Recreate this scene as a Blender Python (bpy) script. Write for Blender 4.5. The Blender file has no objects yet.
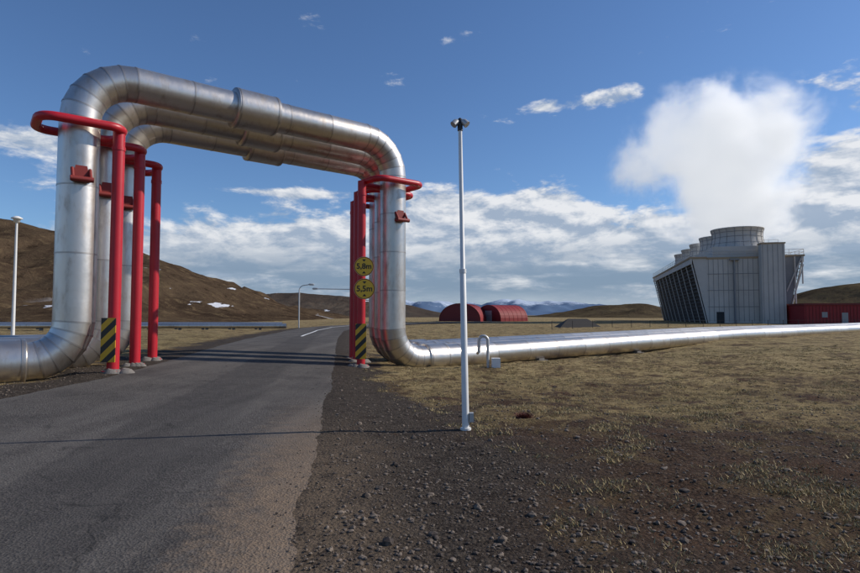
import bpy, math, random
import numpy as np
from mathutils import Vector, noise
random.seed(4)
rng=np.random.default_rng(5)
scene=bpy.context.scene
D=bpy.data
# ------------------------------------------------------------------ helpers
def sm(a,b,x):
    t=max(0.0,min(1.0,(x-a)/(b-a))) if b!=a else 0
    return t*t*(3-2*t)
def fbm(x,y,s,o=4,z=0.0):
    return noise.fractal(Vector((x*s,y*s,z)),1.0,2.0,o)
class NT:
    def __init__(s,nt): s.nt=nt
    def n(s,t,**k):
        nd=s.nt.nodes.new(t)
        for a,b in k.items(): setattr(nd,a,b)
        return nd
    def l(s,a,b): s.nt.links.new(a,b)
    def put(s,sock,v):
        if isinstance(v,bpy.types.NodeSocket): s.l(v,sock)
        else: sock.default_value=v
    def math(s,op,a,b=None,c=None,clamp=False):
        nd=s.n('ShaderNodeMath',operation=op); nd.use_clamp=clamp
        s.put(nd.inputs[0],a)
        if b is not None: s.put(nd.inputs[1],b)
        if c is not None: s.put(nd.inputs[2],c)
        return nd.outputs[0]
    def mix(s,f,a,b,bt='MIX'):
        nd=s.n('ShaderNodeMix',data_type='RGBA',blend_type=bt)
        s.put(nd.inputs[0],f)
        for i,v in ((6,a),(7,b)):
            if isinstance(v,tuple) and len(v)==3: v=v+(1,)
            s.put(nd.inputs[i],v)
        return nd.outputs[2]
    def noise(s,vec,scale,detail=5,rough=.55,dist=0):
        nd=s.n('ShaderNodeTexNoise'); nd.inputs['Scale'].default_value=scale
        nd.inputs['Detail'].default_value=detail; nd.inputs['Roughness'].default_value=rough
        nd.inputs['Distortion'].default_value=dist
        if vec is not None: s.l(vec,nd.inputs['Vector'])
        return nd.outputs[0]
    def ss(s,x,a,b):
        nd=s.n('ShaderNodeMapRange',interpolation_type='SMOOTHSTEP')
        s.put(nd.inputs[0],x); nd.inputs[1].default_value=a; nd.inputs[2].default_value=b
        return nd.outputs[0]
def newmat(name):
    m=D.materials.new(name); m.use_nodes=True
    t=NT(m.node_tree); b=m.node_tree.nodes['Principled BSDF']
    pos=t.n('ShaderNodeNewGeometry').outputs['Position']
    return m,t,b,pos
def simple(name,col,rough=.5,metal=0,var=.15,scale=3,bump=0,bscale=60):
    m,t,b,pos=newmat(name)
    f=t.noise(pos,scale,6,.6)
    c=t.mix(f,tuple(x*(1-var) for x in col),tuple(min(1,x*(1+var)) for x in col))
    t.l(c,b.inputs['Base Color']); b.inputs['Roughness'].default_value=rough; b.inputs['Metallic'].default_value=metal
    if bump:
        bp=t.n('ShaderNodeBump'); bp.inputs['Strength'].default_value=bump; bp.inputs['Distance'].default_value=.02
        t.l(t.noise(pos,bscale,4),bp.inputs['Height']); t.l(bp.outputs[0],b.inputs['Normal'])
    return m
class B:
    def __init__(s): s.v=[];s.f=[];s.m=[];s.sm=[];s.a=[]
    def face(s,f,m=0,smooth=False,a=0.5):
        s.f.append(f);s.m.append(m);s.sm.append(smooth);s.a.append(a)
    def box(s,x0,x1,y0,y1,z0,z1,m=0):
        i=len(s.v)
        s.v+=[(x0,y0,z0),(x1,y0,z0),(x1,y1,z0),(x0,y1,z0),(x0,y0,z1),(x1,y0,z1),(x1,y1,z1),(x0,y1,z1)]
        for q in ((0,3,2,1),(4,5,6,7),(0,1,5,4),(1,2,6,5),(2,3,7,6),(3,0,4,7)): s.face(tuple(i+k for k in q),m)
    def poly(s,pts,m=0):
        i=len(s.v); s.v+=[tuple(p) for p in pts]; s.face(tuple(range(i,i+len(pts))),m)
    def tube(s,pts,r,seg=16,m=0,caps=True,closed=False,hint=None,a=.5,split=False):
        P=[Vector(p) for p in pts]; n=len(P)
        R=r if isinstance(r,(list,tuple)) else [r]*n
        T=[]
        for i in range(n):
            if closed: t=(P[(i+1)%n]-P[i-1])
            else:
                t0=(P[i]-P[i-1]).normalized() if i>0 else Vector((0,0,0))
                t1=(P[i+1]-P[i]).normalized() if i<n-1 else Vector((0,0,0))
                t=t0+t1
            T.append(t.normalized())
        if hint is None:
            hint=Vector((0,0,1)) if abs(T[0].z)<.9 else Vector((1,0,0))
        u=Vector(hint); rings=[]
        for i in range(n):
            u=(u-T[i]*u.dot(T[i])).normalized(); w=T[i].cross(u)
            ring=[]
            for j in range(seg):
                an=2*math.pi*j/seg
                ring.append(P[i]+u*(R[i]*math.cos(an))+w*(R[i]*math.sin(an)))
            rings.append(ring)
        def put(ring):
            i0=len(s.v); s.v.extend([tuple(q) for q in ring]); return i0
        if split:
            for i in range(n-1):
                a0=put(rings[i]);b0=put(rings[i+1]); av=random.random()
                for j in range(seg):
                    j2=(j+1)%seg; s.face((a0+j,a0+j2,b0+j2,b0+j),m,True,av)
        else:
            I=[put(q) for q in rings]
            for i in range(n if closed else n-1):
                a0=I[i];b0=I[(i+1)%n]
                for j in range(seg):
                    j2=(j+1)%seg; s.face((a0+j,a0+j2,b0+j2,b0+j),m,True,a)
            if caps and not closed:
                c0=put(rings[0]); s.face(tuple(c0+j for j in reversed(range(seg))),m,False,a)
                c1=put(rings[-1]); s.face(tuple(c1+j for j in range(seg)),m,False,a)
    def lathe(s,c,prof,seg=32,m=0):
        I=[]
        for (r,z) in prof:
            I.append(len(s.v))
            for j in range(seg):
                an=2*math.pi*j/seg; s.v.append((c[0]+r*math.cos(an),c[1]+r*math.sin(an),c[2]+z))
        for i in range(len(prof)-1):
            for j in range(seg):
                j2=(j+1)%seg; s.face((I[i]+j,I[i]+j2,I[i+1]+j2,I[i+1]+j),m,True)
    def obj(s,name,mats,parent=None,loc=None,rot=None):
        me=D.meshes.new(name); me.from_pydata(s.v,[],s.f)
        for m in mats: me.materials.append(m)
        me.polygons.foreach_set('material_index',s.m); me.polygons.foreach_set('use_smooth',s.sm)
        at=me.attributes.new('sec','FLOAT','FACE'); at.data.foreach_set('value',s.a)
        me.update(); o=D.objects.new(name,me); scene.collection.objects.link(o)
        if parent: o.parent=parent
        if loc: o.location=loc
        if rot: o.rotation_euler=rot
        return o
def empty(name,loc=(0,0,0),rot=(0,0,0)):
    o=D.objects.new(name,None); o.location=loc;o.rotation_euler=rot; scene.collection.objects.link(o); return o
# ------------------------------------------------------------------ layout
dv=Vector((0.78,0.626,0)).normalized(); nv=Vector((-dv.y,dv.x,0))
Lp=Vector((-9.3,15,0)); Rp=Vector((-1.36,21.3,0)); off=Vector((-.4,1.9,0)); S=(Rp-Lp).length
PR=.485
def right_edge(y): 
    pts=[(-60,-.2),(2,-.45),(9,-1.55),(17,-2.75),(38,-6.0),(60,-8.9),(75,-9.6),(90,-8.4),(110,-2.5),(130,8),(160,30)]
    return np.interp(y,[p[0] for p in pts],[p[1] for p in pts])
def left_edge(y):
    pts=[(-60,-9.8),(2,-9.6),(6,-9.0),(10,-8.5),(14,-8.05),(20,-8.9),(38,-11.9),(60,-15.3),(75,-16.6),(90,-16.0),(110,-11),(130,-1),(160,20)]
    return np.interp(y,[p[0] for p in pts],[p[1] for p in pts])
def pipe_dist(x,y):
    q=Vector((x,y,0))-Lp
    return q.dot(nv), q.dot(dv)
def H0(x,y):
    h=max(-.2,min(.2,-.05*(x+5.5)))*sm(9,14,y)*(1-sm(30,60,y))
    pn,ps=pipe_dist(x,y)
    band=math.exp(-((pn-1.7)/2.6)**2)
    if ps>S: h-= .28*band*sm(S-.5,S+1.5,ps)*(1-sm(S+12,S+28,ps))
    if ps<0: h-= .25*band*sm(.3,-1,ps)
    h+= .22*sm(10,22,x)*sm(14,32,y)*(1-sm(60,95,y))
    return h
def offroad(x,y):
    return max(x-right_edge(y),left_edge(y)-x)
def H(x,y):
    h=H0(x,y); o=offroad(x,y); k=sm(.4,3,o)
    if k>0:
        h+=k*(.07*fbm(x,y,.35,4)+.045*fbm(x,y,2.0,4,5))
        h+=k*.12*fbm(x,y,.06,3,9)
    h-=.05*sm(.1,1.2,o)
    if o<0: h-=.03*sm(0,-.4,o)
    if y>60: h-=.1*sm(60,90,y)*(1-sm(.0,4,o))
    return h
# ------------------------------------------------------------------ ground
def axis(a,b,step,far,grow=1.09):
    c=list(np.arange(a,b,step)); s=step;x=c[-1]
    while x<far: s*=grow;x+=s;c.append(x)
    s=step;x=a; pre=[]
    while x>-far: s*=grow*1.03;x-=s;pre.append(x)
    return np.array(pre[::-1]+c)
X=axis(-11,15,.13,9000,1.08); Y=axis(2,22,.13,9000,1.07)
def lava(x,y):   # 1 = bare lava gravel, 0 = grassy
    o=x-right_edge(y)
    if o>0:
        wd=2.5-1.3*sm(5,18,y)
        sh=1-sm(wd-1.0,wd+1.2,o+1.1*fbm(x,y,.5,4,3))
        fg=(1-sm(6.5,17,y+5.5*fbm(x,y,.22,4,7)-.2*max(0,x-7)))
        return max(sh,.2+fg*.44)if fg>.01 else sh
    o=left_edge(y)-x
    if o>0: return 1-sm(.6,2.4,o+.6*fbm(x,y,.5,3,3))*.9
    return 1
nx,ny=len(X),len(Y)
verts=[];lv=[];sv=[];ev=[]
for y in Y:
    for x in X:
        near=abs(x)<120 and abs(y)<150
        verts.append((x,y,H(x,y) if (abs(x)<300 and abs(y)<300) else (-.1)))
        lv.append(lava(x,y) if near else 0.0)
        o=x-right_edge(y) if near else 99
        f=fbm(x,y,.5,3,3) if 0<o<6 else 0
        sv.append((1-sm(1.0,3.6,o+1.0*f)) if 0<o<6 else (1.0 if o<=0 else 0.0))
        ev.append((1-sm(0,1.1,o+.5*f))*(1-sm(5,11,y)) if o<3 else 0.0)
idx=np.arange(nx*ny).reshape(ny,nx)
F=np.stack([idx[:-1,:-1],idx[:-1,1:],idx[1:,1:],idx[1:,:-1]],-1).reshape(-1,4)
me=D.meshes.new('ground'); me.from_pydata(verts,[],F.tolist())
for nm,dt in (('lava',lv),('shoulder',sv),('edge',ev)):
    at=me.attributes.new(nm,'FLOAT','POINT'); at.data.foreach_set('value',dt)
me.polygons.foreach_set('use_smooth',[True]*len(me.polygons))
ground=D.objects.new('ground',me); scene.collection.objects.link(ground)
m,t,b,pos=newmat('ground_mat')
la=t.n('ShaderNodeAttribute',attribute_name='lava').outputs['Fac']
shd=t.n('ShaderNodeAttribute',attribute_name='shoulder').outputs['Fac']
edg=t.n('ShaderNodeAttribute',attribute_name='edge').outputs['Fac']
n1=t.noise(pos,.7,8,.68); n2=t.noise(pos,3.6,8,.78); n3=t.noise(pos,45,4,.7); n4=t.noise(pos,.08,6,.6); n5=t.noise(pos,18,5,.7)
vor=t.n('ShaderNodeTexVoronoi'); vor.inputs['Scale'].default_value=30; t.l(pos,vor.inputs['Vector'])
vc=t.n('ShaderNodeSeparateColor'); t.l(vor.outputs['Color'],vc.inputs[0])
grass=t.mix(t.ss(n2,.40,.58),(.095,.060,.032),(.37,.28,.135))
grass=t.mix(t.math('MULTIPLY',t.ss(n4,.45,.65),.35),grass,(.17,.145,.06))
grass=t.mix(t.math('MULTIPLY',t.ss(n1,.48,.66),t.ss(n5,.35,.6)),grass,(.48,.38,.19))
grass=t.mix(t.math('MULTIPLY',t.ss(n1,.47,.37),.85),grass,(.075,.046,.028))
gravel=t.mix(vc.outputs[0],(.026,.020,.016),(.095,.077,.062))
gravel=t.mix(t.ss(n3,.5,.68),gravel,(.17,.14,.11))
gravel=t.mix(t.math('MULTIPLY',t.ss(n2,.5,.62),.7),gravel,(.030,.022,.018))
earth=t.mix(t.ss(n5,.35,.65),(.030,.018,.012),(.095,.058,.036))
earth=t.mix(t.math('MULTIPLY',t.ss(vc.outputs[1],.75,.9),.7),earth,(.14,.10,.07))
earth=t.mix(t.ss(n1,.52,.7),earth,(.11,.060,.034))
dark=t.mix(shd,earth,gravel)
dark=t.mix(t.math('MULTIPLY',edg,t.ss(t.math('ADD',n2,t.math('MULTIPLY',n3,.4)),.5,.8)),dark,(.20,.15,.105))
mk=t.math('ADD',la,t.math('MULTIPLY',t.math('SUBTRACT',n2,.5),1.6))
mk=t.math('ADD',mk,t.math('MULTIPLY',t.math('SUBTRACT',n1,.5),2.6))
mk=t.ss(mk,.30,.60)
t.l(t.mix(mk,grass,dark),b.inputs['Base Color']); b.inputs['Roughness'].default_value=.95
b.inputs['Specular IOR Level'].default_value=.1
bp=t.n('ShaderNodeBump'); bp.inputs['Strength'].default_value=1; bp.inputs['Distance'].default_value=.075
hh=t.math('ADD',t.math('MULTIPLY',n2,1.2),t.math('ADD',t.math('MULTIPLY',n5,.9),t.math('ADD',t.math('MULTIPLY',n3,.45),t.math('MULTIPLY',vor.outputs['Distance'],-.5))))
t.l(hh,bp.inputs['Height']); t.l(bp.outputs[0],b.inputs['Normal'])
me.materials.append(m)
# ------------------------------------------------------------------ road
ys=np.concatenate([np.arange(-20,2,1),np.arange(2,24,.05),np.arange(24,60,.6),np.arange(60,150,2)])
nc=24; rv=[];rf=[]
for y in ys:
    le=left_edge(y)+.12*fbm(0,y,1.3,5,1)+.12*fbm(0,y,.3,2,2); re=right_edge(y)+.10*fbm(3,y,1.1,3,1)+.07*fbm(3,y,5,4,1)+.14*fbm(3,y,.3,2,2)
    for k in range(nc+1):
        x=le+(re-le)*k/nc; z=H0(x,y)+.004
        if k in(0,nc): z-=.03
        rv.append((x,y,z))
for i in range(len(ys)-1):
    for k in range(nc):
        a=i*(nc+1)+k; rf.append((a,a+1,a+nc+2,a+nc+1))
me=D.meshes.new('road'); me.from_pydata(rv,[],rf); me.polygons.foreach_set('use_smooth',[True]*len(rf))
road=D.objects.new('road',me); scene.collection.objects.link(road)
m,t,b,pos=newmat('asphalt')
sp=t.n('ShaderNodeSeparateXYZ'); t.l(pos,sp.inputs[0])
xr=t.math('ADD',sp.outputs[0],t.math('MULTIPLY',sp.outputs[1],.155))   # across-road coordinate
n1=t.noise(pos,.55,6,.65); n2=t.noise(pos,90,3,.7); n3=t.noise(pos,5,7,.7)
vor=t.n('ShaderNodeTexVoronoi'); vor.inputs['Scale'].default_value=48; t.l(pos,vor.inputs['Vector'])
vc=t.n('ShaderNodeSeparateColor'); t.l(vor.outputs['Color'],vc.inputs[0])
c=t.mix(vc.outputs[0],(.044,.040,.037),(.122,.111,.101))
c=t.mix(t.ss(n2,.55,.75),c,(.18,.165,.148))
c=t.mix(t.math('MULTIPLY',t.ss(n1,.42,.66),.55),c,(.044,.040,.038))
mp=t.n('ShaderNodeMapping'); mp.inputs['Scale'].default_value=(1,.06,1); mp.inputs['Rotation'].default_value=(0,0,-.155); t.l(pos,mp.inputs[0])
st=t.noise(mp.outputs[0],1.6,4,.5)
c=t.mix(t.math('MULTIPLY',t.ss(st,.42,.68),.5),c,(.142,.13,.117))
strip=t.math('MULTIPLY',t.ss(t.math('ADD',xr,t.math('MULTIPLY',n1,.5)),-3.05,-2.95),t.ss(t.math('ADD',xr,t.math('MULTIPLY',n1,.5)),-1.35,-1.6))
c=t.mix(t.math('MULTIPLY',strip,.4),c,(.040,.037,.036))
c=t.mix(t.math('MULTIPLY',t.ss(n3,.5,.75),.35),c,(.155,.138,.12))
vk=t.n('ShaderNodeTexVoronoi',feature='DISTANCE_TO_EDGE'); vk.inputs['Scale'].default_value=.42
wv=t.n('ShaderNodeVectorMath',operation='ADD'); nn=t.n('ShaderNodeTexNoise'); nn.inputs['Scale'].default_value=1.4; nn.inputs['Detail'].default_value=6; t.l(pos,nn.inputs['Vector'])
t.l(pos,wv.inputs[0]); t.l(nn.outputs['Color'],wv.inputs[1]); t.l(wv.outputs[0],vk.inputs['Vector'])
crk=t.math('MULTIPLY',t.ss(vk.outputs['Distance'],.012,.003),t.ss(n1,.45,.55))
c=t.mix(t.math('MULTIPLY',crk,.55),c,(.022,.021,.020))
dust=t.math('MULTIPLY',t.ss(t.math('ADD',xr,t.math('MULTIPLY',n3,1.5)),-.65,.25),t.ss(sp.outputs[1],13,5))
c=t.mix(t.math('MULTIPLY',dust,t.math('ADD',t.math('MULTIPLY',n3,.9),t.math('MULTIPLY',vc.outputs[1],.4)),clamp=True),c,(.23,.165,.11))
t.l(c,b.inputs['Base Color']); b.inputs['Roughness'].default_value=.9; b.inputs['Specular IOR Level'].default_value=.2
bp=t.n('ShaderNodeBump'); bp.inputs['Strength'].default_value=.8; bp.inputs['Distance'].default_value=.012
t.l(t.math('ADD',vor.outputs['Distance'],t.math('ADD',n2,t.math('MULTIPLY',n3,1.5))),bp.inputs['Height']); t.l(bp.outputs[0],b.inputs['Normal'])
me.materials.append(m)
white=simple('road_paint',(.75,.75,.72),.6,0,.15,5)
bb=B(); yy=np.arange(40,112,1.0); prev=None
for y in yy:
    x=(left_edge(y)+right_edge(y))/2+.3
    z=H0(x,y)+.05
    i=len(bb.v); bb.v+=[(x-.09,y,z),(x+.09,y,z)]
    if prev is not None: bb.face((prev,prev+1,i+1,i),0)
    prev=i
bb.obj('road_marking',[white])
# ------------------------------------------------------------------ hills
def interp(prof,x): return float(np.interp(x,[p[0] for p in prof],[p[1] for p in prof]))
def hillf(prof,yf,yc,yb,amp,ns,pw=1.25,seed=0):
    def f(x,y):
        z=interp(prof,x)
        z+= amp*.35*fbm(x,0,ns*1.5,5,seed+3)*min(1,z/8)
        if y<=yc: t=(y-yf)/(yc-yf); k=max(0,t)**pw
        else: k=1-((y-yc)/(yb-yc))**1.5
        env=math.sin(math.pi*min(1,max(0,k)))**.7 if k>0 else 0
        gul=abs(fbm(x,y*.25,ns*2.2,4,seed+7))
        return z*k+(amp*fbm(x,y,ns,7,seed)-amp*.7*(.35-gul)*1.0)*env*min(1,z/10) -.4
    return f
def hill(name,prof,yf,yc,yb,amp,ns,mat,nxx=260,nyy=110,pw=1.25,seed=0):
    f=hillf(prof,yf,yc,yb,amp,ns,pw,seed)
    xs=np.linspace(prof[0][0],prof[-1][0],nxx); ysx=np.linspace(yf,yb,nyy)
    v=[(x,y,f(x,y)) for y in ysx for x in xs]
    idx=np.arange(nxx*nyy).reshape(nyy,nxx)
    F=np.stack([idx[:-1,:-1],idx[:-1,1:],idx[1:,1:],idx[1:,:-1]],-1).reshape(-1,4)
    me=D.meshes.new(name); me.from_pydata(v,[],F.tolist()); me.polygons.foreach_set('use_smooth',[True]*len(F))
    me.materials.append(mat); o=D.objects.new(name,me); scene.collection.objects.link(o); return f
def hillmat(name,c1,c2,c3,s=.03,snow=None):
    m,t,b,pos=newmat(name)
    a=t.noise(pos,s,8,.65); a2=t.noise(pos,s*7,8,.75)
    c=t.mix(t.ss(a,.38,.62),c1,c2); c=t.mix(t.ss(a2,.5,.66),c,c3)
    c=t.mix(t.math('MULTIPLY',t.ss(a2,.46,.34),.8),c,tuple(q*.5 for q in c1))
    if snow:
        mp=t.n('ShaderNodeMapping'); mp.inputs['Scale'].default_value=(1,.5,3.2); mp.inputs['Rotation'].default_value=(0,.25,0); t.l(pos,mp.inputs[0])
        sn=t.noise(mp.outputs[0],snow[2],5,.55); sp=t.n('ShaderNodeSeparateXYZ'); t.l(pos,sp.inputs[0])
        mk=t.math('MULTIPLY',t.ss(sp.outputs[0],snow[0]-8,snow[0]+8),t.ss(sp.outputs[0],snow[1]+6,snow[1]-6))
        mk=t.math('MULTIPLY',mk,t.ss(sn,snow[3],snow[3]+.015)); c=t.mix(mk,c,(.66,.68,.72))
    t.l(c,b.inputs['Base Color']); b.inputs['Roughness'].default_value=1; b.inputs['Specular IOR Level'].default_value=0
    bp=t.n('ShaderNodeBump'); bp.inputs['Strength'].default_value=.9; bp.inputs['Distance'].default_value=.12/s*.4
    t.l(a2,bp.inputs['Height']); t.l(bp.outputs[0],b.inputs['Normal'])
    return m
hm=hillmat('hill_mat',(.052,.035,.024),(.095,.066,.042),(.14,.10,.058),.03,(-102,-46,.075,.66))
hill('hill',[(-700,45),(-400,60),(-233,54),(-172,39),(-148,35.5),(-124,30),(-106,23.5),(-92,16.5),(-78,11),(-56,4),(-42,0)],95,230,420,7,.022,hm,seed=1)
hill('hill',[(-240,0),(-199,14),(-173,24),(-136,25.5),(-94,22),(-31,13),(10,5),(40,0)],430,600,800,6,.01,hillmat('hill_far_mat',(.07,.055,.045),(.10,.08,.062),(.06,.055,.05),.015,(-220,-60,.04,.67)),seed=8)
hill('hill',[(80,0),(96,1),(118,4),(148,10),(183,12),(205,9),(253,5),(305,11),(332,18),(358,27),(384,31),(500,42),(700,40)],330,500,700,6,.012,hillmat('hill_right_mat',(.06,.045,.03),(.10,.077,.048),(.12,.095,.05),.02),seed=15)
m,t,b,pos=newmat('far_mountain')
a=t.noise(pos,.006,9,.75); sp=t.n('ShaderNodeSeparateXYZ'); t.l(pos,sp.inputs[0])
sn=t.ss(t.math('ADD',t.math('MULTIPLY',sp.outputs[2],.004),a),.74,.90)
c=t.mix(sn,(.10,.155,.25),(.44,.52,.63)); t.l(c,b.inputs['Base Color']); b.inputs['Roughness'].default_value=1  # blue tone paints distance haze into the mountain colour, snow on top
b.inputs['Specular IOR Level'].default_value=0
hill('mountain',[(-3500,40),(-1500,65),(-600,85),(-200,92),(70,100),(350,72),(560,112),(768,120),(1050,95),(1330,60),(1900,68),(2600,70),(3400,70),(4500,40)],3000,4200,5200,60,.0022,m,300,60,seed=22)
# ------------------------------------------------------------------ materials for metal
m,t,b,pos=newmat('aluminium_cladding')
se=t.n('ShaderNodeAttribute',attribute_name='sec').outputs['Fac']
mp=t.n('ShaderNodeMapping'); mp.inputs['Scale'].default_value=(1,1,.35); t.l(pos,mp.inputs[0])
n=t.noise(mp.outputs[0],3.5,7,.65); n2=t.noise(pos,.9,4)
c=t.mix(se,(.54,.505,.46),(.65,.615,.57)); c=t.mix(t.math('MULTIPLY',t.ss(n,.48,.72),.6),c,(.35,.29,.23))
t.l(c,b.inputs['Base Color']); b.inputs['Metallic'].default_value=.92
t.l(t.math('ADD',t.math('MULTIPLY',n,.28),t.math('ADD',t.math('MULTIPLY',se,.07),.19)),b.inputs['Roughness'])
bp=t.n('ShaderNodeBump'); bp.inputs['Strength'].default_value=.4; bp.inputs['Distance'].default_value=.04
t.l(n2,bp.inputs['Height']); t.l(bp.outputs[0],b.inputs['Normal'])
alu=m
seam=simple('cladding_seam',(.42,.39,.36),.42,.88,.2,6)
red=simple('red_paint',(.46,.011,.022),.42,0,.22,2.5)
darkred=simple('red_primer',(.22,.02,.015),.6)
concrete=simple('concrete',(.17,.155,.14),.9,0,.35,5,.7,30)
galv=simple('galvanised_steel',(.5,.5,.49),.5,.6,.15,4)
whitep=simple('white_paint',(.72,.72,.70),.5,0,.10,6)
blackp=simple('black_paint',(.02,.02,.02),.5)
# ------------------------------------------------------------------ pipes
def pipe(k):
    o=Lp+off*k
    def W(s,z): q=o+dv*s; return (q.x,q.y,z)
    ZL,ZT,ZR=.47,8.1,-.01
    rl,rb,rt=1.0,1.15,1.3
    sz=[]; 
    def line(a,b,step=1.25):
        n=max(1,round(math.hypot(b[0]-a[0],b[1]-a[1])/step))
        for i in range(n): sz.append((a[0]+(b[0]-a[0])*i/n,a[1]+(b[1]-a[1])*i/n))
    def arc(c,r,a0,a1,n=6):
        for i in range(n): 
            a=math.radians(a0+(a1-a0)*i/n); sz.append((c[0]+r*math.cos(a),c[1]+r*math.sin(a)))
    line((-22,ZL+.1),(-rl,ZL)); arc((-rl,ZL+rl),rl,-90,0)
    line((0,ZL+rl),(0,ZT-rt),1.6); arc((rt,ZT-rt),rt,180,90)
    line((rt,ZT),(S-rt,ZT),1.5); arc((S-rt,ZT-rt),rt,90,0)
    line((S,ZT-rt),(S,ZR+rb),1.6); arc((S+rb,ZR+rb),rb,180,270)
    line((S+rb,ZR),(S+29,.26),2.0); line((S+29,.26),(S+60,.25),3); line((S+60,.25),(S+120,.5),5)
    sz.append((S+120,.5))
    P=[W(*q) for q in sz]
    bb=B(); bb.tube(P,PR,40,0,True,hint=nv,split=True)
    for i in range(1,len(P)-1):
        a=Vector(P[i]);t_=((Vector(P[i+1])-a).normalized()+(a-Vector(P[i-1])).normalized()).normalized()
        bb.tube([a-t_*.02,a+t_*.02],PR+.006,40,1,False,hint=nv)
    def sleeve(a,c,r):
        A=Vector(W(*a));C=Vector(W(*c));t_=(C-A).normalized()
        bb.tube([A,A+t_*.03,C-t_*.03,C],[PR,r,r,PR],40,0,False,hint=nv,a=.35)
        bb.tube([A+t_*.035,C-t_*.035],r+.002,40,0,False,hint=nv,a=.55)
        for q in (A+t_*.08,C-t_*.12): bb.tube([q,q+t_*.04],r+.012,40,1,False,hint=nv)
    sleeve((4.05,ZT),(5.45,ZT),PR+.13)
    sleeve((-4.2,ZL+.02),(-1.0,ZL),PR+.09)
    sleeve((S+1.45,ZR),(S+2.5,ZR+.01),PR+.05)
    for s0 in (0,S):
        q=o+dv*s0
        f=q-nv*(PR-.02)
        for e in(-.2,.2):
            a=f+dv*e
            bb.tube([(a.x,a.y,5.42),(a.x-nv.x*.2,a.y-nv.y*.2,5.12)],.045,6,2)
            bb.tube([(a.x,a.y,5.12),(a.x-nv.x*.22,a.y-nv.y*.22,5.12)],.045,6,2)
        a=f-dv*.26;c=f+dv*.26
        bb.tube([(a.x-nv.x*.2,a.y-nv.y*.2,5.12),(c.x-nv.x*.2,c.y-nv.y*.2,5.12)],.07,10,2)
        bb.poly([(a.x,a.y,5.2),(c.x,c.y,5.2),(c.x-nv.x*.22,c.y-nv.y*.22,5.17),(a.x-nv.x*.22,a.y-nv.y*.22,5.17)],2)
        m1=(f.x-nv.x*.04,f.y-nv.y*.04)
        bb.poly([(m1[0]-dv.x*.22,m1[1]-dv.y*.22,5.1),(m1[0]+dv.x*.22,m1[1]+dv.y*.22,5.1),(m1[0]+dv.x*.13,m1[1]+dv.y*.13,5.5),(m1[0]-dv.x*.13,m1[1]-dv.y*.13,5.5)],2)
    return bb.obj('steam_pipe',[alu,seam,darkred])
for k in range(3): pipe(k)
for s0 in (S+8,S+16,S+24,S+34,-5):
    for k in range(3):
        q=Lp+off*k+dv*s0; bb=B(); bb.box(-.25,.25,-.5,.5,-.9,-.42); bb.box(-.18,.18,-.35,.35,-.42,-.34)
        bb.obj('pipe_saddle',[concrete],loc=(q.x,q.y,.05),rot=(0,0,math.atan2(dv.y,dv.x)))
# ------------------------------------------------------------------ red support frames
P1=Vector((-8.36,15.2,0)); Q1=Vector((-2.47,20.6,0))
def rounded(cx0,cx1,cy0,cy1,r,n=6):
    pts=[]
    for (cx,cy,a0) in ((cx1-r,cy1-r,0),(cx0+r,cy1-r,90),(cx0+r,cy0+r,180),(cx1-r,cy0+r,270)):
        for i in range(n+1):
            a=math.radians(a0+90*i/n); pts.append((cx+r*math.cos(a),cy+r*math.sin(a)))
    return pts
def frame(leg,post,e0,e1,zt,rear):
    bb=B(); z0=H(post.x,post.y)
    ps=(post-leg).dot(dv)
    loop=[]
    for (a,c) in rounded(e0,e1,-.72,.72,.38): 
        q=leg+dv*a+nv*c; loop.append((q.x,q.y,zt))
    bb.tube(loop,.115,16,0,closed=True,hint=Vector((0,0,1)))
    bb.tube([(post.x,post.y,z0-.1),(post.x,post.y,zt-.02)],.15,24,0)
    bb.tube([(post.x,post.y,z0+.0),(post.x,post.y,z0+.05)],.27,24,0)
    bb.tube([(post.x,post.y,zt-.55),(post.x,post.y,zt-.45)],.165,24,0)
    if rear:
        pb=leg+dv*(ps*.86)+nv*.5
        bb.tube([(pb.x,pb.y,H(pb.x,pb.y)-.1),(pb.x,pb.y,zt)],.12,16,0)
        bb.tube([(post.x,post.y,zt-.9),(pb.x,pb.y,zt-.9)],.07,10,0)
    o=bb.obj('red_support_frame',[red])
    bb=B()
    for i in range(7):
        a=random.uniform(0,6.28); r=random.uniform(.1,.35); cx,cy=r*math.cos(a),r*math.sin(a); w=random.uniform(.12,.22)
        bb.tube([(cx,cy,-.3),(cx,cy,.02),(cx+.02,cy,.02+w*.45)],[w*1.3,w*1.1,w*.55],7,0)
    bb.obj('footing',[concrete],parent=o,loc=(post.x,post.y,z0-.02))
for k in range(3):
    frame(Lp+off*k,P1+off*k,-.95,.95,6.6,False)
    frame(Rp+off*k,Q1+off*k,-1.13,.85,6.52,True)
# ------------------------------------------------------------------ signs
m,t,b,pos=newmat('hazard_stripes')
oc=t.n('ShaderNodeTexCoord').outputs['Object']; sp=t.n('ShaderNodeSeparateXYZ'); t.l(oc,sp.inputs[0])
fr=t.math('FRACT',t.math('MULTIPLY',t.math('ADD',sp.outputs[0],t.math('MULTIPLY',sp.outputs[2],-1.0)),2.6))
g=t.math('GREATER_THAN',fr,.5)
t.l(t.mix(g,(.02,.02,.02),(.72,.40,.02)),b.inputs['Base Color']); b.inputs['Roughness'].default_value=.4
haz=m
yel=simple('sign_yellow',(.82,.50,.03),.4,0,.05)
def disc(bb,r0,r1,y,m,seg=40):
    i=len(bb.v)
    for j in range(seg):
        a=2*math.pi*j/seg; bb.v.append((r1*math.cos(a),y,r1*math.sin(a)))
    if r0<=0: bb.face(tuple(range(i,i+seg)),m)
    else:
        for j in range(seg):
            a=2*math.pi*j/seg; bb.v.append((r0*math.cos(a),y,r0*math.sin(a)))
        for j in range(seg): j2=(j+1)%seg; bb.face((i+j,i+j2,i+seg+j2,i+seg+j),m)
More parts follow.
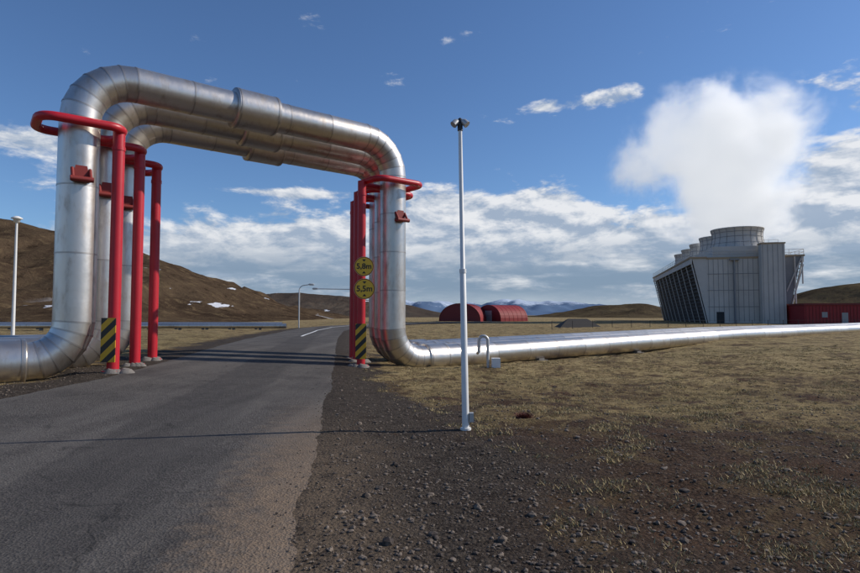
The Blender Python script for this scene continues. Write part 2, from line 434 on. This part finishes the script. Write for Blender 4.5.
def sign(txt,loc,r):
    p=empty('height_limit_sign',loc,(0,0,.1))
    bb=B(); bb.tube([(0,0,0),(0,.03,0)],r,40,0); bb.obj('plate',[galv],p)
    bb=B(); disc(bb,0,r*.985,-.004,0); bb.obj('face',[yel],p)
    bb=B(); disc(bb,r*.90,r*.96,-.008,0); bb.obj('border',[darkred],p)
    cu=D.curves.new('t','FONT'); cu.body=txt; cu.size=r*.78; cu.align_x='CENTER'; cu.align_y='CENTER'; cu.offset=.006
    tmp=D.objects.new('t',cu); scene.collection.objects.link(tmp); bpy.context.view_layer.update()
    me=D.meshes.new_from_object(tmp.evaluated_get(bpy.context.evaluated_depsgraph_get())); D.objects.remove(tmp)
    me.materials.clear(); me.materials.append(blackp)
    o=D.objects.new('lettering',me); scene.collection.objects.link(o); o.parent=p; o.location=(0,-.012,0); o.rotation_euler=(math.pi/2,0,0)
    bb=B()
    for s_ in (-1,1):
        bb.poly([(-.07,-.010,s_*r*.72),(.07,-.010,s_*r*.72),(0,-.010,s_*r*.48)],0)
    bb.obj('arrows',[blackp],p)
sign('5,8m',(Q1.x+.12,Q1.y-.24,3.38),.35); sign('5,5m',(Q1.x+.14,Q1.y-.24,2.58),.37)
def hazard(loc,w,h):
    p=empty('hazard_marker',loc)
    bb=B(); bb.box(-w/2,w/2,-.01,.01,-h/2,h/2); bb.obj('striped_panel',[haz],p)
    bb=B(); bb.box(-w/2+.03,w/2-.03,.012,.04,-h/2+.1,-h/2+.15);bb.box(-w/2+.03,w/2-.03,.012,.04,h/2-.15,h/2-.1); bb.obj('brackets',[galv],p)
hazard((P1.x-.02,P1.y-.22,1.0),.38,1.15); hazard((Q1.x+.02,Q1.y-.22,.72),.38,1.25)
# ------------------------------------------------------------------ lamp posts
def mast():
    x,y=.53,8.6; z0=H(x,y)
    p=empty('lamp_post',(x,y,z0),(0,math.radians(-.9),0))
    bb=B(); bb.tube([(0,0,-.1),(0,0,.05),(0,0,2.35),(0,0,2.36),(0,0,4.55)],[.055,.053,.045,.036,.028],20,0)
    bb.tube([(0,0,2.33),(0,0,2.39)],.052,20,0); bb.tube([(0,0,0),(0,0,.03)],.08,20,0); bb.obj('pole',[whitep],p)
    bb=B(); bb.tube([(0,0,4.5),(0,0,4.62)],.04,12,0); bb.tube([(-.09,0,4.6),(.09,0,4.6)],.018,8,0)
    bb.tube([(0,0,4.62),(0,0,4.67),(0,0,4.70)],[.05,.045,.01],14,0)
    for sx in(-1,1):
        bb.tube([(sx*.02,-.01,4.65),(sx*.06,-.02,4.63),(sx*.105,-.04,4.58)],[.03,.05,.055],16,1)
    bb.obj('floodlights',[blackp,galv],p)
    bb=B(); bb.box(.055,.12,-.05,.05,.12,.25); bb.obj('junction_box',[galv],p)
mast()
def lamp_simple(x,y,z0,h,r):
    p=empty('street_lamp',(x,y,z0)); bb=B()
    bb.tube([(0,0,-.5),(0,0,h*.45),(0,0,h)],[r,r*.8,r*.55],16,0); bb.obj('pole',[whitep],p)
    bb=B(); bb.lathe((0,0,h-.08),[(.06,0),(.16,.03),(.2,.22),(.31,.24),(.30,.30),(.12,.40),(.02,.42)],20,0); bb.obj('lantern',[whitep],p)
lamp_simple(-25.4,35,H(-25.4,35),7.2,.11)
def lamp_arm(x,y,h,arm,ang):
    p=empty('street_lamp',(x,y,H(x,y)),(0,0,ang)); bb=B()
    pts=[(0,0,-.3),(0,0,h-.7)]
    for i in range(1,7):
        a=math.pi/2*i/6; pts.append((.7*(1-math.cos(a)),0,h-.7+.7*math.sin(a)))
    pts.append((arm,0,h+.08)); bb.tube(pts,[.09]*2+[.06]*7,12,0); bb.obj('pole',[galv],p)
    bb=B(); bb.tube([(arm-.1,0,h+.1),(arm+.1,0,h+.12),(arm+.6,0,h+.1),(arm+.75,0,h+.08)],[.05,.13,.13,.04],12,0); bb.obj('lantern',[galv],p)
lamp_arm(-17.8,78,5.8,1.3,0)
lamp_arm(-9.1,78,5.2,6.2,math.pi)
# ------------------------------------------------------------------ vent near the pipe
p=empty('vent_pipe',(1.75,20.6,H(1.75,20.6)))
bb=B(); pts=[(.32,0,-.2),(.32,0,.95)]+[(.16+.16*math.cos(a),0,.95+.16*math.sin(a)) for a in np.linspace(.3,math.pi,8)]+[(0,0,.55)]
bb.tube(pts,.055,12,0); bb.tube([(0,0,.55),(0,.6,.45)],.05,12,0); bb.obj('tube',[galv],p)
bb=B(); bb.box(.45,.75,-.15,.15,-.1,.32); bb.obj('cabinet',[whitep],p)
# ------------------------------------------------------------------ cooling tower
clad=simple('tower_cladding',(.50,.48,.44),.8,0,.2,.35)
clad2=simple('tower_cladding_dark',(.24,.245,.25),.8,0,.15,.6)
louv=simple('louvre_dark',(.025,.027,.03),.8); slat=simple('louvre_slat',(.13,.135,.14),.7)
trim=simple('timber_trim',(.36,.27,.17),.8); 
ct=empty('cooling_tower',(54.9,120,-.1),(0,0,math.atan2(-.26,.965)))
LN=67
bb=B()
bb.box(3,17.5,0,LN,0,13.6,0)
bb.box(4.2,16.6,.6,LN-.6,13.6,16.0,0)
for i in range(16):
    x=3.2+i*.93; bb.box(x,x+.07,-.06,0.0,.4,13.5,2)
bb.box(12.6,16.8,-2.2,-.003,0,16.0,0)
for i in range(5): bb.box(12.8+i*.9,12.87+i*.9,-2.25,-2.2,.2,15.9,2)
bb.box(12.45,16.95,-2.35,0.1,16.0,16.25,1)
bb.box(2.9,17.6,-.12,0,13.35,13.75,1)
bb.box(7.9,8.1,-.9,-.1,0,13.3,2); bb.box(7.2,8.9,-1.0,-.1,13.0,13.3,2)
for z in(3.4,6.8,10.2): bb.box(3,12.6,-.09,-.004,z,z+.12,2)
bb.box(4.6,6.0,-.12,-.003,0,2.4,3)
bb.obj('walls',[clad,trim,clad2,louv],ct)
bb=B()
for side in (0,1):
    X_=lambda x: x if side==0 else 20.5-x
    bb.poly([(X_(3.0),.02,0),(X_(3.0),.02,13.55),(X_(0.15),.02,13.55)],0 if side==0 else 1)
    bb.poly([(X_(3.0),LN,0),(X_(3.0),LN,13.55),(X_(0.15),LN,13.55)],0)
    bb.poly([(X_(2.9),.05,0),(X_(2.9),LN,0),(X_(.35),LN,12.6),(X_(.35),.05,12.6)],2)
    nl=16
    for i in range(nl):
        z=.5+i*.76; xx=2.9-2.65*(z/13)
        a,c=sorted((X_(xx-.42),X_(xx-.06))); bb.box(a,c,.1,LN-.1,z,z+.06,3)
    for j in range(11):
        y=j*(LN/10); y=min(max(y,.1),LN-.3)
        bb.tube([(X_(2.75),y,0),(X_(-.15),y,13.2)],.13,4,0)
    a,c=sorted((X_(-.45),X_(3.0))); bb.box(a,c,-.2,LN+.2,13.56,13.9,4)
    a,c=sorted((X_(-.25),X_(.1))); bb.box(a,c,-.1,LN+.1,12.4,13.56,0)
    if side==1:
        for xx in (1.4,0.1): bb.tube([(X_(xx),-.3,0 if xx>1 else 8.0),(X_(xx),-.3,13.5)],.14,8,0)
        bb.tube([(X_(3),-.3,6.5),(X_(.2),-.3,13.2)],.14,8,0); bb.tube([(X_(3),-.3,.6),(X_(-.1),-.3,11.9)],.12,8,0)
bb.obj('louvre_walls',[clad,clad2,louv,slat,trim],ct)
bb=B()
for i in range(5):
    y=6.9+13.3*i
    bb.lathe((10.4,y,16.0),[(5.45,0),(5.05,1.2),(4.85,2.4),(4.9,3.3),(5.15,4.1),(5.22,4.14),(5.22,4.3),(4.95,4.3),(4.65,3.3),(4.6,2.4),(4.8,.3)],40,0)
    for z,r in ((1.1,5.1),(2.4,4.89),(3.4,4.96)):
        bb.tube([(10.4+r*math.cos(a),y+r*math.sin(a),16.0+z) for a in np.linspace(0,2*math.pi,40,endpoint=False)],.05,6,1,closed=True,hint=Vector((0,0,1)))
    for a in np.linspace(0,2*math.pi,20,endpoint=False):
        bb.tube([(10.4+rr*math.cos(a),y+rr*math.sin(a),16.0+zz) for rr,zz in ((5.48,0),(5.1,1.2),(4.9,2.4),(4.94,3.3),(5.2,4.1))],.04,4,1,False)
    for a in np.linspace(0,2*math.pi,8,endpoint=False):
        c,s_=math.cos(a),math.sin(a); q=lambda r,w,z:(10.4+r*c-w*s_,y+r*s_+w*c,16.0+z)
        bb.poly([q(.4,-.25,2.1),q(4.4,-.35,2.0),q(4.4,.35,2.2),q(.4,.25,2.4)],1)
    bb.lathe((10.4,y,17.8),[(.5,0),(.5,.5),(.1,.7)],12,1)
bb.obj('fan_stacks',[clad,clad2],ct)
bb=B()
for xx in (-.3,20.8):
    for z in (14.4,15.0): bb.tube([(xx,0,z),(xx,LN,z)],.04,4,0,False)
    for j in range(28): bb.tube([(xx,j*2.48,13.9),(xx,j*2.48,15.0)],.04,4,0,False)
for z in (14.4,15.0): bb.tube([(-.3,-.1,z),(20.8,-.1,z)],.04,4,0,False)
for j in range(9): bb.tube([(-.3+j*2.637,-.1,13.9),(-.3+j*2.637,-.1,15.0)],.04,4,0,False)
for z in (16.6,17.1): bb.tube([(4.3,.6,z),(16.5,.6,z)],.03,4,0,False)
for j in range(8): bb.tube([(4.3+j*1.74,.6,16.0),(4.3+j*1.74,.6,17.1)],.03,4,0,False)
bb.obj('railings',[galv],ct)
# ------------------------------------------------------------------ red halls
redb=simple('red_sheet',(.24,.015,.018),.65,0,.22,.8); redd=simple('red_sheet_dark',(.14,.012,.013),.65); grey=simple('roof_grey',(.30,.30,.29),.7)
def hall(x,y,w,h,ln,ang,door):
    bb=B(); n=20; e=[]
    for i in range(n+1):
        a=math.pi*i/n; e.append((w/2*math.cos(a),h*math.sin(a)**.85))
    for i in range(n):
        k=len(bb.v); (a,c),(d_,f)=e[i],e[i+1]
        bb.v+=[(a,0,c),(a,ln,c),(d_,ln,f),(d_,0,f)]; bb.face((k,k+1,k+2,k+3),0,True)
    for yy in(0.15,ln-.15): bb.poly([(a,yy,c) for a,c in e],1)
    for j in range(int(ln/1.5)+1):
        bb.tube([(a*1.002,j*1.5,c*1.002) for a,c in e],.035,4,0,False)
    if door: bb.box(-1.6,1.6,.02,.12,0,3,2); bb.box(-1.6,1.6,.0,.018,1.5,1.56,1)
    bb.obj('red_storage_hall',[redb,redd,grey],loc=(x,y,-.1),rot=(0,0,ang))
hall(8.0,155,11.4,4.9,14,math.radians(-14),False)
hall(16.5,163,12,4.6,9.5,math.radians(-60),True)
bb=B(); bb.box(0,22,0,9,0,3.6,0); bb.box(-.2,22.2,-.2,9.2,3.6,3.95,1)
for i in range(37): bb.box(.2+i*.6,.28+i*.6,-.05,0,.1,3.5,1)
for xx in(3,10,16): bb.box(xx,xx+1.0,-.09,-.052,1.3,2.3,2)
bb.box(6.5,7.6,-.09,-.052,0,2.2,2)
bb.obj('red_building',[redb,redd,grey],loc=(70.5,108,-.1),rot=(0,0,math.radians(-6)))
hut=simple('dark_timber',(.04,.035,.03),.9)
bb=B(); bb.box(-2.2,2.2,-1.5,1.5,0,.7,0); bb.poly([(-2.6,-1.8,.7),(2.6,-1.8,.7),(1.2,0,1.8),(-1.2,0,1.8)],0);bb.poly([(2.6,1.8,.7),(-2.6,1.8,.7),(-1.2,0,1.8),(1.2,0,1.8)],0)
bb.poly([(2.6,-1.8,.7),(2.6,1.8,.7),(1.2,0,1.8)],0);bb.poly([(-2.6,1.8,.7),(-2.6,-1.8,.7),(-1.2,0,1.8)],0)
bb.obj('small_hut',[hut],loc=(18.5,72,-.6))
for (a,c,r) in (((-75,60,.55),(-16.5,66,.4),.28),((-80,64,.6),(-18,70,.5),.28)):
    bb=B(); A=Vector(a);C=Vector(c); n=20
    bb.tube([A.lerp(C,i/n) for i in range(n+1)],r,16,0,split=True)
    for i in range(n): 
        q=A.lerp(C,i/n); bb.box(q.x-.1,q.x+.1,q.y-.2,q.y+.2,-.3,q.z-r+.02,1)
    bb.obj('pipeline',[alu,concrete])
bb=B()
for i in range(26):
    x=14+i*2.6; y=66+i*.9; bb.tube([(x,y,-.3),(x,y,1.0)],.035,6,0)
for z in(.5,.95): bb.tube([(14+i*2.6,66+i*.9,z) for i in range(26)],.006,4,0,False)
bb.obj('wire_fence',[hut])
# ------------------------------------------------------------------ grass + stones
gv=[];gf=[]
def blades(cx,cy,n,hh,sp):
    z=H(cx,cy)
    for _ in range(n):
        a=random.uniform(0,6.283); rr=sp*math.sqrt(random.random()); x=cx+rr*math.cos(a);y=cy+rr*math.sin(a)
        w=random.uniform(.003,.006)*(1+cy/14); h=hh*random.uniform(.4,1.2); la_=random.uniform(0,6.283); le=h*random.uniform(.4,1.8)
        b2=random.uniform(0,3.14); i=len(gv)
        gv.extend([(x-w*math.cos(b2),y-w*math.sin(b2),z-.01),(x+w*math.cos(b2),y+w*math.sin(b2),z-.01),(x+le*math.cos(la_),y+le*math.sin(la_),z+h)])
        gf.append((i,i+1,i+2))
cnt=0
while cnt<26000:
    y=3.5+28*random.random()**1.2; x=random.uniform(-.15,1)*y*.95 if random.random()<.92 else -random.uniform(.72,.9)*y
    cnt+=1
    o=offroad(x,y)
    if o<.6: continue
    l=lava(x,y)
    cl=fbm(x,y,.9,4,11)
    dens=(1-l)*(.30+1.8*cl)+1.7*max(0,cl-.12)*(o>1.8)*(l<.97)
    if random.random()<dens:
        pn,ps=pipe_dist(x,y)
        if -.7<pn<4.2 and (ps>S-.5 or ps<.7): continue
        blades(x,y,random.randint(8,16),random.uniform(.015,.045),random.uniform(.05,.16))
me=D.meshes.new('dry_grass'); me.from_pydata(gv,[],gf)
m,t,b,pos=newmat('straw'); c=t.mix(t.noise(pos,2.5,4),(.26,.19,.085),(.48,.38,.18)); c=t.mix(t.ss(t.noise(pos,.7,3),.55,.75),c,(.18,.15,.06))
t.l(c,b.inputs['Base Color']); b.inputs['Roughness'].default_value=.8; me.materials.append(m)
o=D.objects.new('dry_grass',me); scene.collection.objects.link(o)
import bmesh
bm=bmesh.new(); bmesh.ops.create_icosphere(bm,subdivisions=1,radius=1); bv=np.array([v.co[:] for v in bm.verts]); bf=np.array([[v.index for v in f.verts] for f in bm.faces]); bm.free()
SV=[];SF=[];k=0;tries=0
while k<15000 and tries<120000:
    tries+=1
    y=2.6+15*random.random()**1.6; x=random.uniform(-.9,.95)*y
    o=offroad(x,y)
    if o<-.5: continue
    if o<.05:
        if x<-4 or random.random()>.5*(1+o/.5): continue
        s=.006+.010*random.random()
    else:
        if random.random()>.12+.88*lava(x,y): continue
        s=.007+.022*random.random()**3+(.045*random.random() if random.random()<.012 else 0)
    an=random.uniform(0,6.28); R=np.array([[math.cos(an),-math.sin(an),0],[math.sin(an),math.cos(an),0],[0,0,1]])
    v=(bv*(1+rng.uniform(-.25,.25,bv.shape)))*np.array([1,random.uniform(.6,1),random.uniform(.4,.75)])*s
    v=v@R.T+np.array([x,y,(H(x,y) if o>.05 else H0(x,y)+.004)+s*.15]); SV.append(v);SF.append(bf+k*len(bv));k+=1
me=D.meshes.new('gravel'); me.from_pydata(np.concatenate(SV).tolist(),[],np.concatenate(SF).tolist())
m,t,b,pos=newmat('lava_stone'); c=t.mix(t.ss(t.noise(pos,9,3),.35,.65),(.042,.031,.025),(.19,.15,.115)); t.l(c,b.inputs['Base Color']); b.inputs['Roughness'].default_value=.9
me.materials.append(m); o=D.objects.new('gravel',me); scene.collection.objects.link(o)
bb=B()
cx,cy=1.6,9.9; zz=H(cx,cy)
for i in range(500):
    a=random.uniform(0,6.28); e=random.uniform(.1,1.4); r=random.uniform(.08,.2)
    p0=Vector((cx+random.uniform(-.1,.1),cy+random.uniform(-.07,.07),zz)); p1=p0+Vector((math.cos(a)*math.cos(e)*1.1,math.sin(a)*math.cos(e),math.sin(e)*.7))*r
    w=Vector((-math.sin(a),math.cos(a),0))*.008; bb.poly([p0-w,p0+w,p1])
bb.obj('heather_shrub',[simple('heather',(.13,.035,.025),.9)])
# ------------------------------------------------------------------ steam plume (volume)
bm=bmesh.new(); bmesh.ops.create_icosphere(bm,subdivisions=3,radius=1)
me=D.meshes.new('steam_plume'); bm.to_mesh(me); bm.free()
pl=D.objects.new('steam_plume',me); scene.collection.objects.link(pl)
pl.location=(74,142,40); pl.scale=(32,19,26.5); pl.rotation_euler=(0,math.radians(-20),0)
m=D.materials.new('steam'); m.use_nodes=True; m.node_tree.nodes.clear(); t=NT(m.node_tree)
oc=t.n('ShaderNodeTexCoord').outputs['Object']; pos=t.n('ShaderNodeNewGeometry').outputs['Position']
ln=t.n('ShaderNodeVectorMath',operation='LENGTH'); t.l(oc,ln.inputs[0])
nz=t.noise(pos,.06,6,.64,.2)
dd=t.math('SUBTRACT',t.math('ADD',t.math('MULTIPLY',t.math('SUBTRACT',nz,.5),2.5),.84),ln.outputs['Value'])
den=t.math('MULTIPLY',t.math('POWER',t.ss(dd,0,.5),1.3),.24)
edge=t.ss(ln.outputs['Value'],1.0,.8); den=t.math('MULTIPLY',den,edge)
pv=t.n('ShaderNodeVolumePrincipled'); pv.inputs['Color'].default_value=(.97,.97,.97,1); pv.inputs['Anisotropy'].default_value=0
t.l(den,pv.inputs['Density'])
# emissive glow added to the steam in place of multiple scattering (single-scatter integrator)
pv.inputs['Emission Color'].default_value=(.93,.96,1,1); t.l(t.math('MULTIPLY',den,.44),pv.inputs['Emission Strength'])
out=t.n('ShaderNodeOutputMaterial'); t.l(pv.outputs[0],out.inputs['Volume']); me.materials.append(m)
# ------------------------------------------------------------------ world
SUN=Vector((6.0,1.15,0)).normalized(); EL=math.radians(34)
w=D.worlds.new('World'); scene.world=w; w.use_nodes=True; w.node_tree.nodes.clear(); t=NT(w.node_tree)
sky=t.n('ShaderNodeTexSky',sky_type='NISHITA'); sky.sun_disc=False; sky.sun_elevation=EL; sky.sun_rotation=math.atan2(SUN.x,SUN.y)
sky.air_density=1.0; sky.dust_density=.3; sky.ozone_density=3.0; sky.altitude=300
gen=t.n('ShaderNodeTexCoord').outputs['Generated']; sp=t.n('ShaderNodeSeparateXYZ'); t.l(gen,sp.inputs[0])
az=t.math('ARCTAN2',sp.outputs[0],sp.outputs[1]); el=t.math('ARCSINE',sp.outputs[2])
def vec(dx,dz,kx,kz):
    c=t.n('ShaderNodeCombineXYZ'); t.l(t.math('MULTIPLY',t.math('ADD',az,dx),kx),c.inputs[0]); t.l(t.math('MULTIPLY',t.math('ADD',el,dz),kz),c.inputs[1]); return c.outputs[0]
nA=t.noise(vec(0,0,1,2.3),7.5,9,.62,.2); nB=t.noise(vec(.010,.014,1,2.3),7.5,6,.62,.2)
def g(a0,e0,ra,re,amp):
    a=t.math('POWER',t.math('ABSOLUTE',t.math('DIVIDE',t.math('SUBTRACT',az,a0),ra)),2.0)
    e=t.math('POWER',t.math('ABSOLUTE',t.math('DIVIDE',t.math('SUBTRACT',el,e0),re)),2.0)
    return t.math('MULTIPLY',t.math('EXPONENT',t.math('MULTIPLY',t.math('ADD',a,e),-1)),amp)
cov=None
for q in ((.206,.347,.05,.016,.34),(.301,.352,.055,.018,.24),(-.61,.243,.13,.025,.30),(-.256,.205,.12,.008,.22),(.02,.170,.11,.055,.28),(.19,.175,.16,.045,.28),(.66,.19,.13,.12,.28),(-.27,.11,.24,.07,.30),(.45,.10,.45,.075,.32),(.0,.06,3.0,.06,.38),(-2.5,.25,.8,.2,.15),(2.6,.2,.9,.15,.15)):
    v=g(*q); cov=v if cov is None else t.math('ADD',cov,v)
dn=t.ss(t.math('ADD',nA,cov),.62,.78)
sh=t.math('ADD',t.math('MULTIPLY',t.math('SUBTRACT',nA,nB),6.0),.5,clamp=True)
low=t.ss(el,.15,.06)
K=10
ccol=t.mix(sh,(.36*K,.44*K,.56*K),(.84*K,.85*K,.87*K))
nC=t.noise(vec(.3,.1,1,5),7,6,.6)
ccol=t.mix(t.math('MULTIPLY',low,t.ss(nC,.22,.56)),ccol,(.22*K,.305*K,.42*K))
ccol=t.mix(t.math('MULTIPLY',t.math('MULTIPLY',t.ss(el,.05,.01),t.ss(nC,.35,.7)),.8),ccol,(.58*K,.65*K,.72*K))
skyc=t.mix(1.0,sky.outputs[0],(.76,.93,1.14),'MULTIPLY')
fin=t.mix(t.math('MULTIPLY',dn,.94),skyc,ccol)
bg=t.n('ShaderNodeBackground'); bg.inputs[1].default_value=.1; t.l(fin,bg.inputs[0])
out=t.n('ShaderNodeOutputWorld'); t.l(bg.outputs[0],out.inputs[0])
sl=D.lights.new('sun','SUN'); sl.energy=4.2; sl.angle=math.radians(.53); sl.color=(1,.92,.82)
so=D.objects.new('sun',sl); scene.collection.objects.link(so)
dirv=Vector((SUN.x*math.cos(EL),SUN.y*math.cos(EL),math.sin(EL)))
so.rotation_euler=dirv.to_track_quat('Z','Y').to_euler()
cam=D.cameras.new('camera'); cam.lens=24; cam.sensor_width=36; cam.clip_end=30000; cam.clip_start=.1
co=D.objects.new('camera',cam); scene.collection.objects.link(co); co.location=(0,0,1.65); co.rotation_euler=(math.radians(92.85),0,0)
scene.camera=co
scene.view_settings.view_transform='Standard'; scene.view_settings.look='None'; scene.view_settings.exposure=0
